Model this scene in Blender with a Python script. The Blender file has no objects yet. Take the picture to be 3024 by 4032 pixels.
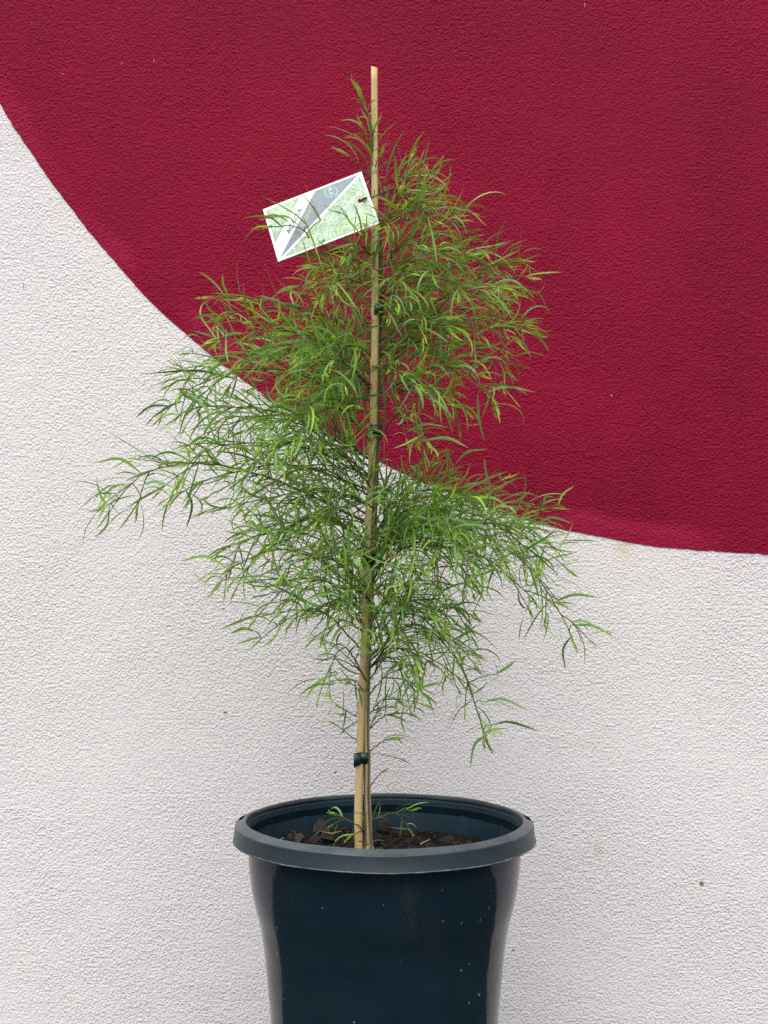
import bpy, math, random
import numpy as np
from mathutils import Vector, Matrix

random.seed(7)
rng = np.random.default_rng(11)
R = math.radians
SC = bpy.context.scene
COL = SC.collection

# ------------------------------------------------------------------ camera
RIM_Z = 0.500                 # height of the pot rim above the paving
CAM_D = 1.594                 # camera to pot axis
CAM_Z = RIM_Z + 0.3175
FPX = 6056.0                  # focal length in photo pixels (about 52 mm equivalent)
cam = bpy.data.cameras.new('camera')
cam.sensor_fit = 'VERTICAL'
cam.sensor_height = 36.0
cam.lens = FPX / 4032 * 36.0
cam.clip_start = 0.05
cam.clip_end = 500
cam_o = bpy.data.objects.new('camera', cam)
cam_o.location = (0, -CAM_D, CAM_Z)
cam_o.rotation_euler = (R(90), 0, 0)
COL.objects.link(cam_o)
SC.camera = cam_o

# ------------------------------------------------------------------ light: overcast daylight
SUN_EL, SUN_AZ = R(60), R(200)      # azimuth measured like the sky texture
world = bpy.data.worlds.new('World')
SC.world = world
world.use_nodes = True
wn = world.node_tree.nodes
wl = world.node_tree.links
bg = wn['Background']
sky = wn.new('ShaderNodeTexSky')
sky.sky_type = 'NISHITA'
sky.sun_disc = False
sky.sun_elevation = SUN_EL
sky.sun_rotation = SUN_AZ
sky.air_density = 1.0
sky.dust_density = 4.0
sky.ozone_density = 1.0
hs = wn.new('ShaderNodeHueSaturation')
hs.inputs['Saturation'].default_value = 0.28      # cloud cover takes the blue out of the sky
wl.new(sky.outputs[0], hs.inputs['Color'])
wl.new(hs.outputs[0], bg.inputs['Color'])
bg.inputs['Strength'].default_value = 0.145
sun = bpy.data.lights.new('sun', 'SUN')
sun.energy = 1.2
sun.angle = R(60)
sun.color = (1.0, 0.965, 0.93)
sun_o = bpy.data.objects.new('sun', sun)
sdir = Vector((0.10, -0.58, 1.0)).normalized()   # towards the sun: above, in front, a little left
sun_o.rotation_euler = sdir.to_track_quat('Z', 'Y').to_euler()
sun_o.location = (-1, -2, 4)
COL.objects.link(sun_o)
SC.view_settings.view_transform = 'Standard'
SC.view_settings.look = 'None'
SC.view_settings.gamma = 1.0
SC.view_settings.use_curve_mapping = False
SC.view_settings.exposure = 0.61
SC.cycles.use_denoising = False        # keeps the fine grain of the render
SC.cycles.max_bounces = 6
SC.cycles.diffuse_bounces = 4
SC.cycles.glossy_bounces = 3
SC.cycles.transmission_bounces = 4


# ------------------------------------------------------------------ helpers
def W(px, py, y=0.0):
    """photo pixel (3024 x 4032) at depth y behind the pot axis -> place in the yard"""
    d = CAM_D + y
    return np.array(((px - 1512) / FPX * d, y, CAM_Z - (py - 2016) / FPX * d))


def WD(px, py, y=0.0):
    return W(px * 1.82278, py * 1.82278, y)


def mesh(name, verts, faces, mat=None, parent=None, smooth=True, colors=None):
    me = bpy.data.meshes.new(name)
    me.from_pydata([tuple(map(float, v)) for v in verts], [], faces)
    if smooth:
        me.polygons.foreach_set('use_smooth', [True] * len(me.polygons))
    if colors is not None:
        at = me.color_attributes.new('tint', 'FLOAT_COLOR', 'POINT')
        at.data.foreach_set('color', np.asarray(colors, np.float32).ravel())
    if mat:
        me.materials.append(mat)
    me.update()
    o = bpy.data.objects.new(name, me)
    COL.objects.link(o)
    if parent:
        o.parent = parent
        o.matrix_parent_inverse = Matrix.Translation(-Vector(root_loc(parent)))
    return o


def root_loc(o):
    l = Vector(o.location)
    if o.parent:
        l = Vector((0, 0, 0)) if o.type == 'MESH' else l
        # meshes keep world coordinates; their offset cancels out
    return l


def thing(name, loc, label, cat, group=None):
    o = bpy.data.objects.new(name, None)
    o.empty_display_size = 0.02
    o.location = loc
    COL.objects.link(o)
    tag(o, label, cat, group)
    return o


def tag(o, label, cat, group=None):
    o['label'] = label
    o['category'] = cat
    if group:
        o['group'] = group


def tube(pts, radii, n=6, cap=True, ridges=None):
    pts = np.asarray(pts, float)
    m = len(pts)
    tan = np.gradient(pts, axis=0)
    tan /= np.linalg.norm(tan, axis=1)[:, None] + 1e-12
    up = np.array((0.13, -0.97, 0.2))
    V = []
    F = []
    for i in range(m):
        s = np.cross(tan[i], up)
        s /= np.linalg.norm(s) + 1e-9
        b = np.cross(s, tan[i])
        for k in range(n):
            a = 2 * math.pi * k / n
            r = radii[i] * (1 if ridges is None else ridges[i][k])
            V.append(pts[i] + r * (math.cos(a) * s + math.sin(a) * b))
    for i in range(m - 1):
        for k in range(n):
            F.append((i * n + k, i * n + (k + 1) % n, (i + 1) * n + (k + 1) % n, (i + 1) * n + k))
    if cap:
        F.append(tuple(range(n - 1, -1, -1)))
        F.append(tuple((m - 1) * n + k for k in range(n)))
    return V, F


def crom(P, n):
    """smooth curve through points"""
    P = np.asarray(P, float)
    P = np.vstack((2 * P[0] - P[1], P, 2 * P[-1] - P[-2]))
    k = len(P) - 3
    out = []
    for j in range(n):
        u = j / (n - 1) * k
        i = min(int(u), k - 1)
        t = u - i
        a, b, c, d = P[i:i + 4]
        out.append(0.5 * ((2 * b) + (c - a) * t + (2 * a - 5 * b + 4 * c - d) * t * t + (3 * b - a - 3 * c + d) * t ** 3))
    return np.array(out)


def lathe(profile, n, cx=0.0, cy=0.0, warp=None, closed=False):
    V, F = [], []
    for i, (r, z) in enumerate(profile):
        for k in range(n):
            a = 2 * math.pi * k / n
            rr, zz = (r, z) if warp is None else warp(i, r, z, a)
            V.append((cx + rr * math.cos(a), cy + rr * math.sin(a), zz))
    m = len(profile)
    for i in range(m if closed else m - 1):
        j = (i + 1) % m
        for k in range(n):
            F.append((i * n + k, i * n + (k + 1) % n, j * n + (k + 1) % n, j * n + k))
    return V, F


# ------------------------------------------------------------------ materials
class M:
    def __init__(self, name, rough=0.6, spec=0.4):
        self.m = bpy.data.materials.new(name)
        self.m.use_nodes = True
        self.t = self.m.node_tree
        self.n = self.t.nodes
        self.b = self.n['Principled BSDF']
        self.b.inputs['Roughness'].default_value = rough
        self.b.inputs['Specular IOR Level'].default_value = spec
        self._co = None

    def node(self, typ, **kw):
        nd = self.n.new(typ)
        for k, v in kw.items():
            if hasattr(nd, k) and k not in nd.inputs:
                setattr(nd, k, v)
        return nd

    def link(self, a, b):
        self.t.links.new(a, b)

    def co(self, scale=(1, 1, 1), loc=(0, 0, 0)):
        tc = self.node('ShaderNodeTexCoord')
        mp = self.node('ShaderNodeMapping')
        mp.inputs['Scale'].default_value = scale
        mp.inputs['Location'].default_value = loc
        self.link(tc.outputs['Object'], mp.inputs['Vector'])
        return mp.outputs['Vector']

    def noise(self, scale, detail=3, rough=0.5, vec=None, dist=0.0):
        nd = self.node('ShaderNodeTexNoise')
        nd.inputs['Scale'].default_value = scale
        nd.inputs['Detail'].default_value = detail
        nd.inputs['Roughness'].default_value = rough
        nd.inputs['Distortion'].default_value = dist
        self.link(vec if vec is not None else self.co(), nd.inputs['Vector'])
        return nd.outputs['Fac']

    def ramp(self, fac, stops, interp='LINEAR'):
        nd = self.node('ShaderNodeValToRGB')
        nd.color_ramp.interpolation = interp
        e = nd.color_ramp.elements
        while len(e) < len(stops):
            e.new(0.5)
        for x, (p, c) in zip(e, stops):
            x.position = p
            x.color = (*c, 1) if not np.isscalar(c) else (c, c, c, 1)
        self.link(fac, nd.inputs['Fac'])
        return nd.outputs['Color']

    def mix(self, fac, a, b, mode='MIX'):
        nd = self.node('ShaderNodeMix')
        nd.data_type = 'RGBA'
        nd.blend_type = mode
        for s, v in ((nd.inputs[0], fac), (nd.inputs[6], a), (nd.inputs[7], b)):
            if isinstance(v, bpy.types.NodeSocket):
                self.link(v, s)
            elif np.isscalar(v):
                s.default_value = v
            else:
                s.default_value = (*v, 1)
        return nd.outputs[2]

    def math(self, op, a, b=None, clamp=False):
        nd = self.node('ShaderNodeMath')
        nd.operation = op
        nd.use_clamp = clamp
        for s, v in zip(nd.inputs, (a, b)):
            if v is None:
                continue
            if isinstance(v, bpy.types.NodeSocket):
                self.link(v, s)
            else:
                s.default_value = v
        return nd.outputs[0]

    def bump(self, h, dist, strength=1.0, prev=None):
        nd = self.node('ShaderNodeBump')
        nd.inputs['Distance'].default_value = dist
        nd.inputs['Strength'].default_value = strength
        self.link(h, nd.inputs['Height'])
        if prev is not None:
            self.link(prev, nd.inputs['Normal'])
        self.link(nd.outputs[0], self.b.inputs['Normal'])
        return nd.outputs[0]

    def color(self, c):
        if isinstance(c, bpy.types.NodeSocket):
            self.link(c, self.b.inputs['Base Color'])
        else:
            self.b.inputs['Base Color'].default_value = (*c, 1)
        return self

    def spot(self, centre, rx, rz, wob, scale):
        """soft 0..1 blot around a point of the xz plane, with a ragged edge"""
        v = self.co((1 / rx, 0, 1 / rz), (-centre[0] / rx, 0, -centre[2] / rz))
        ln = self.node('ShaderNodeVectorMath')
        ln.operation = 'LENGTH'
        self.link(v, ln.inputs[0])
        if not hasattr(self, '_rag'):
            self._rag = self.noise(scale, 3, 0.6)
        n = self._rag
        d = self.math('ADD', ln.outputs['Value'], self.math('MULTIPLY', self.math('SUBTRACT', n, 0.5), wob))
        return self.ramp(d, [(0.55, 1.0), (1.0, 0.0)])


def stucco(m, dist):
    """sprayed render: rounded nubs of 2 to 4 mm over a gently uneven ground"""
    sx = m.node('ShaderNodeSeparateXYZ')
    m.link(m.co(), sx.inputs[0])
    cb = m.node('ShaderNodeCombineXYZ')
    m.link(sx.outputs[0], cb.inputs[0])
    m.link(sx.outputs[2], cb.inputs[1])
    co = cb.outputs[0]

    def n2d(scale, detail=2.0):
        nd = m.node('ShaderNodeTexNoise')
        nd.noise_dimensions = '2D'
        nd.inputs['Scale'].default_value = scale
        nd.inputs['Detail'].default_value = detail
        m.link(co, nd.inputs['Vector'])
        return nd
    n1 = n2d(330, 2.0).outputs['Fac']
    n2 = n2d(140, 1.0).outputs['Fac']
    nub = m.ramp(n1, [(0.30, 0.0), (0.48, 0.34), (0.74, 1.0)], 'EASE')
    n3 = n2d(24, 1.0).outputs['Fac']
    patch = m.ramp(n2d(5, 3).outputs['Fac'], [(0.30, 0.70), (0.50, 0.95), (0.70, 1.20)])
    h = m.math('ADD', m.math('MULTIPLY', nub, 0.9), m.math('MULTIPLY', n2, 0.9))
    h = m.math('MULTIPLY', h, patch)
    h = m.math('ADD', h, m.math('MULTIPLY', n3, 0.9))
    return m.bump(h, dist), n1, n3


WALL_Y = 0.36
mw = M('white_render', 0.8, 0.25)
_, s1, s3 = stucco(mw, 0.00098)
blot = mw.noise(3.2, 4, 0.55)
c = mw.ramp(blot, [(0.3, (0.715, 0.676, 0.674)), (0.55, (0.745, 0.711, 0.706)), (0.75, (0.727, 0.704, 0.692))])
fine = mw.noise(60, 3)
c = mw.mix(mw.math('MULTIPLY', fine, 0.10), c, (0.55, 0.53, 0.52))
for (px, py, rx, rz, col, f) in ((887, 2806, .0035, .0022, (0.22, 0.09, 0.05), .85), (2762, 3480, .0038, .0042, (0.18, 0.10, 0.08), .9),
                                 (2458, 2150, .016, .017, (0.62, 0.50, 0.33), .45), (2356, 3350, .008, .014, (0.62, 0.45, 0.33), .35),
                                 (1320, 3042, .003, .0015, (0.10, 0.07, 0.06), .8), (93, 1125, .0012, .005, (0.2, 0.18, 0.17), .7),
                                 (2020, 3742, .002, .0022, (0.14, 0.12, 0.11), .7), (880, 2398, .0018, .0018, (0.15, 0.12, 0.1), .6)):
    p = W(px, py, WALL_Y)
    c = mw.mix(mw.math('MULTIPLY', mw.spot(p, rx, rz, 0.9, 300), f), c, col)
mw.color(c)

mr = M('red_wall_paint', 0.55, 0.10)
_, s1, s3 = stucco(mr, 0.0012)
n = mr.noise(4.0, 4, 0.6)
c = mr.ramp(n, [(0.3, (0.198, 0.0038, 0.024)), (0.7, (0.258, 0.0046, 0.030))])
n2 = mr.noise(22, 3, 0.6)
c = mr.mix(mr.ramp(n2, [(0.62, 0.0), (0.8, 0.35)]), c, (0.29, 0.009, 0.043))
rol = mr.noise(1.0, 4, 0.6, vec=mr.co((38, 1, 9)))
c = mr.mix(mr.ramp(rol, [(0.45, 0.0), (0.75, 0.45)]), c, (0.185, 0.0042, 0.026))
for (px, py, rx, rz_) in ((606, 238, .0010, .0034), (247, 293, .0022, .0012), (2302, 20, .0009, .004), (480, 250, .0007, .0022), (2407, 1558, .0016, .0022)):
    p = W(px, py, WALL_Y)
    c = mr.mix(mr.math('MULTIPLY', mr.spot(p, rx * .8, rz_ * .8, 0.5, 300), 0.7), c, (0.55, 0.38, 0.32))
# the brushed cut-in band along the painted edge
CC = W(1512 + 0.252 * FPX, 2016 - 0.548 * FPX, WALL_Y)
CR = 0.575 * (CAM_D + WALL_Y)
v = mr.co((1, 0, 1), (-CC[0], 0, -CC[2]))
ln = mr.node('ShaderNodeVectorMath')
ln.operation = 'LENGTH'
mr.link(v, ln.inputs[0])
edge = mr.math('ADD', mr.math('SUBTRACT', ln.outputs['Value'], CR), mr.math('MULTIPLY', mr.math('SUBTRACT', mr.noise(9, 3), 0.5), 0.05))
band = mr.ramp(mr.math('ADD', mr.math('MULTIPLY', edge, 12.0), 1.0), [(0.62, 0.0), (0.80, 0.6), (1.0, 0.35)])
c = mr.mix(mr.math('MULTIPLY', band, mr.ramp(mr.noise(6, 2), [(0.42, 0.0), (0.6, 0.75)])), c, (0.46, 0.020, 0.080))
mr.color(c)

mp = M('pot_plastic', 0.2, 0.22)
n = mp.noise(18, 4, 0.6)
c = mp.ramp(n, [(0.3, (0.0050, 0.0145, 0.0230)), (0.7, (0.0080, 0.0205, 0.0300))])
sc = mp.noise(9, 5, 0.65, vec=mp.co((1, 1, 0.6)))
c = mp.mix(mp.ramp(sc, [(0.60, 0.0), (0.78, 0.30)]), c, (0.035, 0.034, 0.032))
vo = mp.node('ShaderNodeTexVoronoi')
vo.inputs['Scale'].default_value = 105
mp.link(mp.co((1, 1, 0.75)), vo.inputs['Vector'])
speck = mp.ramp(vo.outputs['Distance'], [(0.075, 1.0), (0.12, 0.0)])
sep = mp.node('ShaderNodeSeparateColor')
mp.link(vo.outputs['Color'], sep.inputs[0])
few = mp.ramp(sep.outputs[0], [(0.62, 0.0), (0.95, 1.0)])
zr = mp.node('ShaderNodeSeparateXYZ')
mp.link(mp.co(), zr.inputs[0])
low = mp.ramp(zr.outputs[2], [(0.30, 1.0), (0.44, 0.35), (0.475, 0.0)])
c = mp.mix(mp.math('MULTIPLY', mp.math('MULTIPLY', speck, few), low), c, (0.50, 0.50, 0.48))
for (px, py, rx, rz, col, f) in ((1610, 3535, .010, .016, (0.045, 0.038, 0.022), .55), (1705, 3700, .012, .022, (0.03, 0.024, 0.02), .5),
                                 (1620, 3660, .009, .018, (0.028, 0.024, 0.02), .6)):
    p = W(px, py, -0.13)
    c = mp.mix(mp.math('MULTIPLY', mp.spot(p, rx, rz, 3.6, 260), f * .5), c, col)
mp.color(c)
rr = mp.ramp(mp.noise(30, 4, 0.6), [(0.3, 0.08), (0.7, 0.15)])
mp.link(rr, mp.b.inputs['Roughness'])
mp.bump(mp.noise(40, 2), 0.0003)

minn = M('inner_plastic', 0.5, 0.3)
minn.color(minn.ramp(minn.noise(25, 4, 0.6, vec=minn.co((1, 1, .4))), [(0.3, (0.006, 0.021, 0.036)), (0.7, (0.011, 0.032, 0.048))]))
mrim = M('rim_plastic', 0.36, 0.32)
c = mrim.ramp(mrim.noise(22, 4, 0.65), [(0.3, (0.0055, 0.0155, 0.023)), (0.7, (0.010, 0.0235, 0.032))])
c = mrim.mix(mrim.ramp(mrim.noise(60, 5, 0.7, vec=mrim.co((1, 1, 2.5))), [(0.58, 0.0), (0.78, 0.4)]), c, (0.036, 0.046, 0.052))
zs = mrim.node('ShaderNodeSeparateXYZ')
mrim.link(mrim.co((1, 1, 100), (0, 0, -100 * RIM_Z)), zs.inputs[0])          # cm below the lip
lip_sheen = mrim.ramp(mrim.math('ADD', mrim.math('ADD', zs.outputs[2], 1.0), mrim.math('MULTIPLY', mrim.math('SUBTRACT', mrim.noise(70, 3), 0.5), 0.16)), [(0.50, 0.0), (0.60, 1.0)])
c = mrim.mix(mrim.math('MULTIPLY', lip_sheen, 0.85), c, mrim.ramp(mrim.noise(35, 4), [(0.3, (0.055, 0.070, 0.080)), (0.7, (0.095, 0.110, 0.118))]))   # sky sheen on the lip painted into the colour, with some chalky scuffing
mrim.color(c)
mrim.bump(mrim.noise(90, 3), 0.0003)

ms = M('potting_soil', 0.9, 0.2)
c = ms.ramp(ms.noise(160, 4, 0.6), [(0.3, (0.010, 0.008, 0.007)), (0.6, (0.030, 0.023, 0.018)), (0.8, (0.075, 0.056, 0.040))])
ms.color(c)
ms.bump(ms.noise(260, 4, 0.6), 0.003)

mc = M('bark_chip', 0.85, 0.25)
oi = mc.node('ShaderNodeObjectInfo')
base = mc.ramp(oi.outputs['Random'], [(0.0, (0.018, 0.015, 0.013)), (0.45, (0.038, 0.031, 0.026)), (0.75, (0.070, 0.058, 0.048)), (0.93, (0.11, 0.070, 0.046)), (1.0, (0.12, 0.08, 0.045))])
c = mc.mix(mc.noise(190, 4, 0.65), base, (0.012, 0.010, 0.009), 'MIX')
mc.color(c)
mc.bump(mc.noise(330, 3, 0.6), 0.0012)

mst = M('dry_straw', 0.6, 0.3)
mst.color(mst.ramp(mst.noise(60,2), [(0.35,(0.10,0.075,0.04)),(0.65,(0.30,0.24,0.13))]))
mst2 = M('rust_straw', 0.7, 0.3)
mst2.color((0.085, 0.032, 0.018))

mbam = M('bamboo', 0.42, 0.4)
v = mbam.co((330, 330, 5))
g = mbam.noise(1.0, 4, 0.6, vec=v)
c = mbam.ramp(g, [(0.25, (0.43, 0.30, 0.135)), (0.5, (0.56, 0.41, 0.19)), (0.75, (0.64, 0.49, 0.25))])
st = mbam.noise(14, 4, 0.65)
c = mbam.mix(mbam.ramp(st, [(0.58, 0.0), (0.8, 0.5)]), c, (0.30, 0.18, 0.08))
c = mbam.mix(mbam.ramp(mbam.noise(70, 3, 0.6), [(0.66, 0.0), (0.75, 0.45)]), c, (0.20, 0.13, 0.07))
mbam.color(c)
mbam.bump(g, 0.0003)
mnode = M('bamboo_node', 0.6, 0.3)
mnode.color(mnode.ramp(mnode.noise(260, 3), [(0.3, (0.30, 0.21, 0.12)), (0.7, (0.55, 0.44, 0.26))]))

mtr = M('striped_bark', 0.7, 0.25)
at = mtr.node('ShaderNodeVertexColor')
at.layer_name = 'tint'
c = mtr.mix(mtr.ramp(mtr.noise(420, 3, 0.6), [(0.45, 0.0), (0.7, 0.55)]), at.outputs['Color'], (0.10, 0.085, 0.05))
mtr.color(c)
mtr.bump(mtr.noise(500, 3), 0.0005)

mbr = M('green_stem', 0.55, 0.3)
at = mbr.node('ShaderNodeVertexColor')
at.layer_name = 'tint'
mbr.color(at.outputs['Color'])

ml = M('acacia_leaf', 0.45, 0.32)
at = ml.node('ShaderNodeVertexColor')
at.layer_name = 'tint'
ml.color(at.outputs['Color'])
tr = ml.node('ShaderNodeBsdfTranslucent')
tc = ml.mix(1.0, at.outputs['Color'], (1.25, 1.25, 0.45), 'MULTIPLY')
ml.link(tc, tr.inputs['Color'])
mx = ml.node('ShaderNodeMixShader')
mx.inputs[0].default_value = 0.42
ml.link(ml.b.outputs[0], mx.inputs[1])
ml.link(tr.outputs[0], mx.inputs[2])
ml.link(mx.outputs[0], ml.n['Material Output'].inputs['Surface'])

mt = M('green_tie_tape', 0.28, 0.5)
mt.color(mt.ramp(mt.noise(60, 2), [(0.3, (0.004, 0.022, 0.018)), (0.7, (0.008, 0.034, 0.026))]))

mk = M('black_strap', 0.4, 0.5)
mk.color((0.006, 0.006, 0.009))

mcard = M('tag_card', 0.30, 0.5)
mcard.color((0.78, 0.81, 0.80))
mgrey = M('tag_grey', 0.30, 0.5)
mgrey.color((0.170, 0.215, 0.255))
mtxt = M('tag_grey_text', 0.4, 0.4)
mtxt.color((0.10, 0.12, 0.14))
mytx = M('tag_yellow_text', 0.4, 0.4)
mytx.color((0.56, 0.58, 0.24))
mteal = M('tag_teal', 0.35, 0.4)
mteal.color((0.20, 0.45, 0.36))
mblue = M('tag_blue_line', 0.35, 0.4)
mblue.color((0.25, 0.45, 0.60))
mwtx = M('tag_white_text', 0.4, 0.4)
mwtx.color((0.70, 0.73, 0.73))

mpic = M('tag_leaf_photo', 0.30, 0.5)
mpic.color(mpic.ramp(mpic.noise(150, 4, 0.6), [(0.3, (0.20, 0.32, 0.26)), (0.55, (0.27, 0.41, 0.27)), (0.75, (0.36, 0.49, 0.24))]))
mpl = M('tag_printed_leaf', 0.30, 0.5)
mpl.color(mpl.ramp(mpl.noise(60, 2), [(0.35, (0.50, 0.70, 0.55)), (0.65, (0.53, 0.69, 0.34))]))

mg = M('asphalt', 0.85, 0.3)
mg.color(mg.ramp(mg.noise(120, 4), [(0.3, (0.020, 0.022, 0.024)), (0.7, (0.038, 0.040, 0.042))]))
mg.bump(mg.noise(300, 3), 0.002)

# ------------------------------------------------------------------ paving and wall
g = mesh('ground', [(-40, -60, 0), (40, -60, 0), (40, WALL_Y, 0), (-40, WALL_Y, 0)], [(0, 1, 2, 3)], mg.m, smooth=False)
g['kind'] = 'structure'

wx, wz = 4.5, 3.0
wall = thing('rendered_wall', (0, WALL_Y, 0), 'rough white rendered wall with a big crimson painted circle behind the pot', 'wall')
V = [(-wx, WALL_Y, 0), (wx, WALL_Y, 0), (wx, WALL_Y, wz), (-wx, WALL_Y, wz),
     (-wx, WALL_Y + .2, 0), (wx, WALL_Y + .2, 0), (wx, WALL_Y + .2, wz), (-wx, WALL_Y + .2, wz)]
mesh('rendered_face', V, [(0, 1, 2, 3), (1, 5, 6, 2), (4, 7, 6, 5), (0, 3, 7, 4), (3, 2, 6, 7)], mw.m, wall, smooth=False)
V, F = [], []
N = 2400
py_ = WALL_Y - 0.0009
wob = np.zeros(N)
for k in range(2, 60):
    wob += rng.normal(0, 0.0016 / (1 + 0.35 * k)) * np.cos(k * np.linspace(0, 2 * np.pi, N, endpoint=False) + rng.uniform(0, 6.28))
fine_w = rng.normal(0, 0.0006, N)
fine_w = (fine_w + np.roll(fine_w, 1) * .6 + np.roll(fine_w, -1) * .6) / 1.7
wob += fine_w * (0.35 + 0.65 * np.abs(np.sin(np.linspace(0, 40, N))))
for k in range(N):
    a = 2 * math.pi * k / N
    r = CR + wob[k]
    V.append((CC[0] + r * math.cos(a), py_, CC[2] + r * math.sin(a)))
for k in range(N):
    V.append((V[k][0], WALL_Y + 0.0005, V[k][2]))
F = [tuple(range(N))] + [(k, N + k, N + (k + 1) % N, (k + 1) % N) for k in range(N)]
pc = mesh('painted_circle', V, F, mr.m, wall, smooth=False)
pc['label'] = 'crimson circle painted on the white wall'

# ------------------------------------------------------------------ pot
PX, PY = 0.0005, 0.0
pot = thing('plant_pot', (PX, PY, 0), 'dark navy plastic nursery pot with a thick rim holding the young tree', 'plant pot')
rz = RIM_Z


def sil(y_px, w_px):
    """outline row of the photo -> (radius, height)"""
    r = w_px / 2 / FPX * CAM_D
    return r


# outer body: outline rows read off the photo, height = at the axis depth
rows = [(3361, 1070), (3440, 1056), (3499, 1041), (3560, 1014), (3617, 983), (3690, 957), (3752, 941), (3874, 917), (4030, 891), (4300, 862), (4700, 830)]
prof = [(0.139, rz - 0.012)]
for yp, wp in rows:
    prof.append((sil(yp, wp), CAM_Z - (yp - 2016) / FPX * CAM_D))
prof = [p for p in prof if p[1] > 0.012] + [(0.104, 0.008), (0.101, 0.001), (0.09, 0.0)]
# denser by interpolation
pp = crom([(a, b, 0) for a, b in prof], 140)
for _ in range(14):
    pp[6:-12, 0] = (pp[5:-13, 0] + 2 * pp[6:-12, 0] + pp[7:-11, 0]) / 4
V, F = lathe([(a, b) for a, b, _ in pp], 128, PX, PY)
F.append(tuple((len(pp) - 1) * 128 + k for k in range(128)))
mesh('body', V, F, mp.m, pot)
# inner wall with moulded thread rings and vertical seams
iprof = [(0.1421, rz - 0.0055)]
z = rz - 0.0075
for k in range(5):
    iprof += [(0.1416 - 0.0003 * k, z), (0.1412 - 0.0003 * k, z - 0.0003), (0.1412 - 0.0003 * k, z - 0.0013), (0.1415 - 0.0003 * k, z - 0.0016)]
    z -= 0.0021
iprof += [(0.1398, z - 0.002), (0.1365, rz - 0.045), (0.134, rz - 0.075)]


def iwarp(i, r, z, a):
    if i > 20:
        u = (a * 14 / (2 * math.pi)) % 1.0
        if u < 0.045:
            r -= 0.0008
    return r, z


V, F = lathe(iprof, 224, PX, PY, iwarp)
mesh('inner_wall', V, F, minn.m, pot)
# rim: hooked lip, with a notch at either side
SLOT = (R(5.5), R(174.5))
rp = [(0.1422, rz - 0.0060), (0.1424, rz - 0.0016), (0.1429, rz - 0.0005), (0.1438, rz - 0.0001), (0.1450, rz - 0.0005), (0.1468, rz - 0.0012), (0.1522, rz - 0.0036), (0.1531, rz - 0.0041), (0.1537, rz - 0.0048), (0.1540, rz - 0.0058),
      (0.1554, rz - 0.0186), (0.1562, rz - 0.0197), (0.1562, rz - 0.0205), (0.1545, rz - 0.0207), (0.1536, rz - 0.019), (0.1525, rz - 0.008), (0.1440, rz - 0.0058)]
V, F = lathe(rp, 540, PX, PY, None, closed=True)


def in_slot(f):
    i_, k_ = f[0] // 540, f[0] % 540
    a_ = 2 * math.pi * (k_ + .5) / 540
    return 5 <= i_ <= 6 and any(abs((a_ - s_ + math.pi) % (2 * math.pi) - math.pi) < R(3.9) for s_ in SLOT)


F = [f for f in F if not in_slot(f)]          # a real slot through the lip at either side
V = [(x + 0.0004 * math.sin(3 * math.atan2(y, x) + 1), y, zz + 0.0004 * math.sin(2 * math.atan2(y, x) + .6) + 0.0002 * math.sin(9 * math.atan2(y, x))) for x, y, zz in V]
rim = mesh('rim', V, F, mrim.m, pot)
# pale scuffed burr along the lower edge of the rim
mburr = M('rim_scuff', 0.5, 0.5)
mburr.color(mburr.ramp(mburr.noise(60, 4, 0.7), [(0.35, (0.02, 0.04, 0.05)), (0.55, (0.10, 0.12, 0.12)), (0.75, (0.32, 0.31, 0.27))]))
pts = []
V, F = [], []
nb = 360
for k in range(nb):
    a = 2 * math.pi * k / nb
    rr_ = 0.15625 + 0.0002 * math.sin(3 * a + 1)
    zz = rz - 0.0202 + 0.0004 * math.sin(2 * a + .6) + 0.0002 * math.sin(9 * a) + random.uniform(-.0001, .0001)
    h = 0.00045 + 0.0003 * abs(math.sin(5 * a + 1)) + random.uniform(0, .00025)
    for dr, dz in ((0, h), (0.00035, 0), (0, -h), (-0.0006, 0)):
        V.append((PX + (rr_ + dr) * math.cos(a), PY + (rr_ + dr) * math.sin(a), zz + dz))
for k in range(nb):
    for j in range(4):
        F.append((k * 4 + j, k * 4 + (j + 1) % 4, ((k + 1) % nb) * 4 + (j + 1) % 4, ((k + 1) % nb) * 4 + j))
mesh('rim_burr', V, F, mburr.m, pot)
# little torn plastic lugs beside each slot
for s in SLOT:
    for da, rr_, h in ((4.7, 0.1518, 0.0016), (-4.6, 0.1528, 0.0010)):
        a = s + R(da if s < 1.5 else -da)
        p = np.array((PX + rr_ * math.cos(a), PY + rr_ * math.sin(a), rz - 0.0040))
        t = np.array((-math.sin(a), math.cos(a), 0))
        q = np.array((math.cos(a), math.sin(a), 0))
        Vv = [p - t * .003 - q * .002, p + t * .003 - q * .002, p + t * .0022 + q * .002, p - t * .0022 + q * .0026,
              p - t * .002 + np.array((0, 0, h)), p + t * .0016 + np.array((0, 0, h * .6))]
        mesh('lug', Vv, [(0, 1, 2, 3), (0, 4, 5, 1), (1, 5, 2), (2, 5, 4, 3), (3, 4, 0)], mp.m, pot, smooth=False)

# ------------------------------------------------------------------ potting mix
SZ = rz - 0.041
mix = thing('potting_mix', (PX, PY, SZ), 'dark bark potting mix filling the navy pot', 'soil')


def bed_h(x, y):
    return SZ + 0.004 * math.sin(31 * x + 1) * math.cos(27 * y) + 0.003 * math.sin(70 * x + 40 * y) + 0.006 * math.exp(-((x + .02) ** 2 + (y) ** 2) / 0.003)


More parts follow.
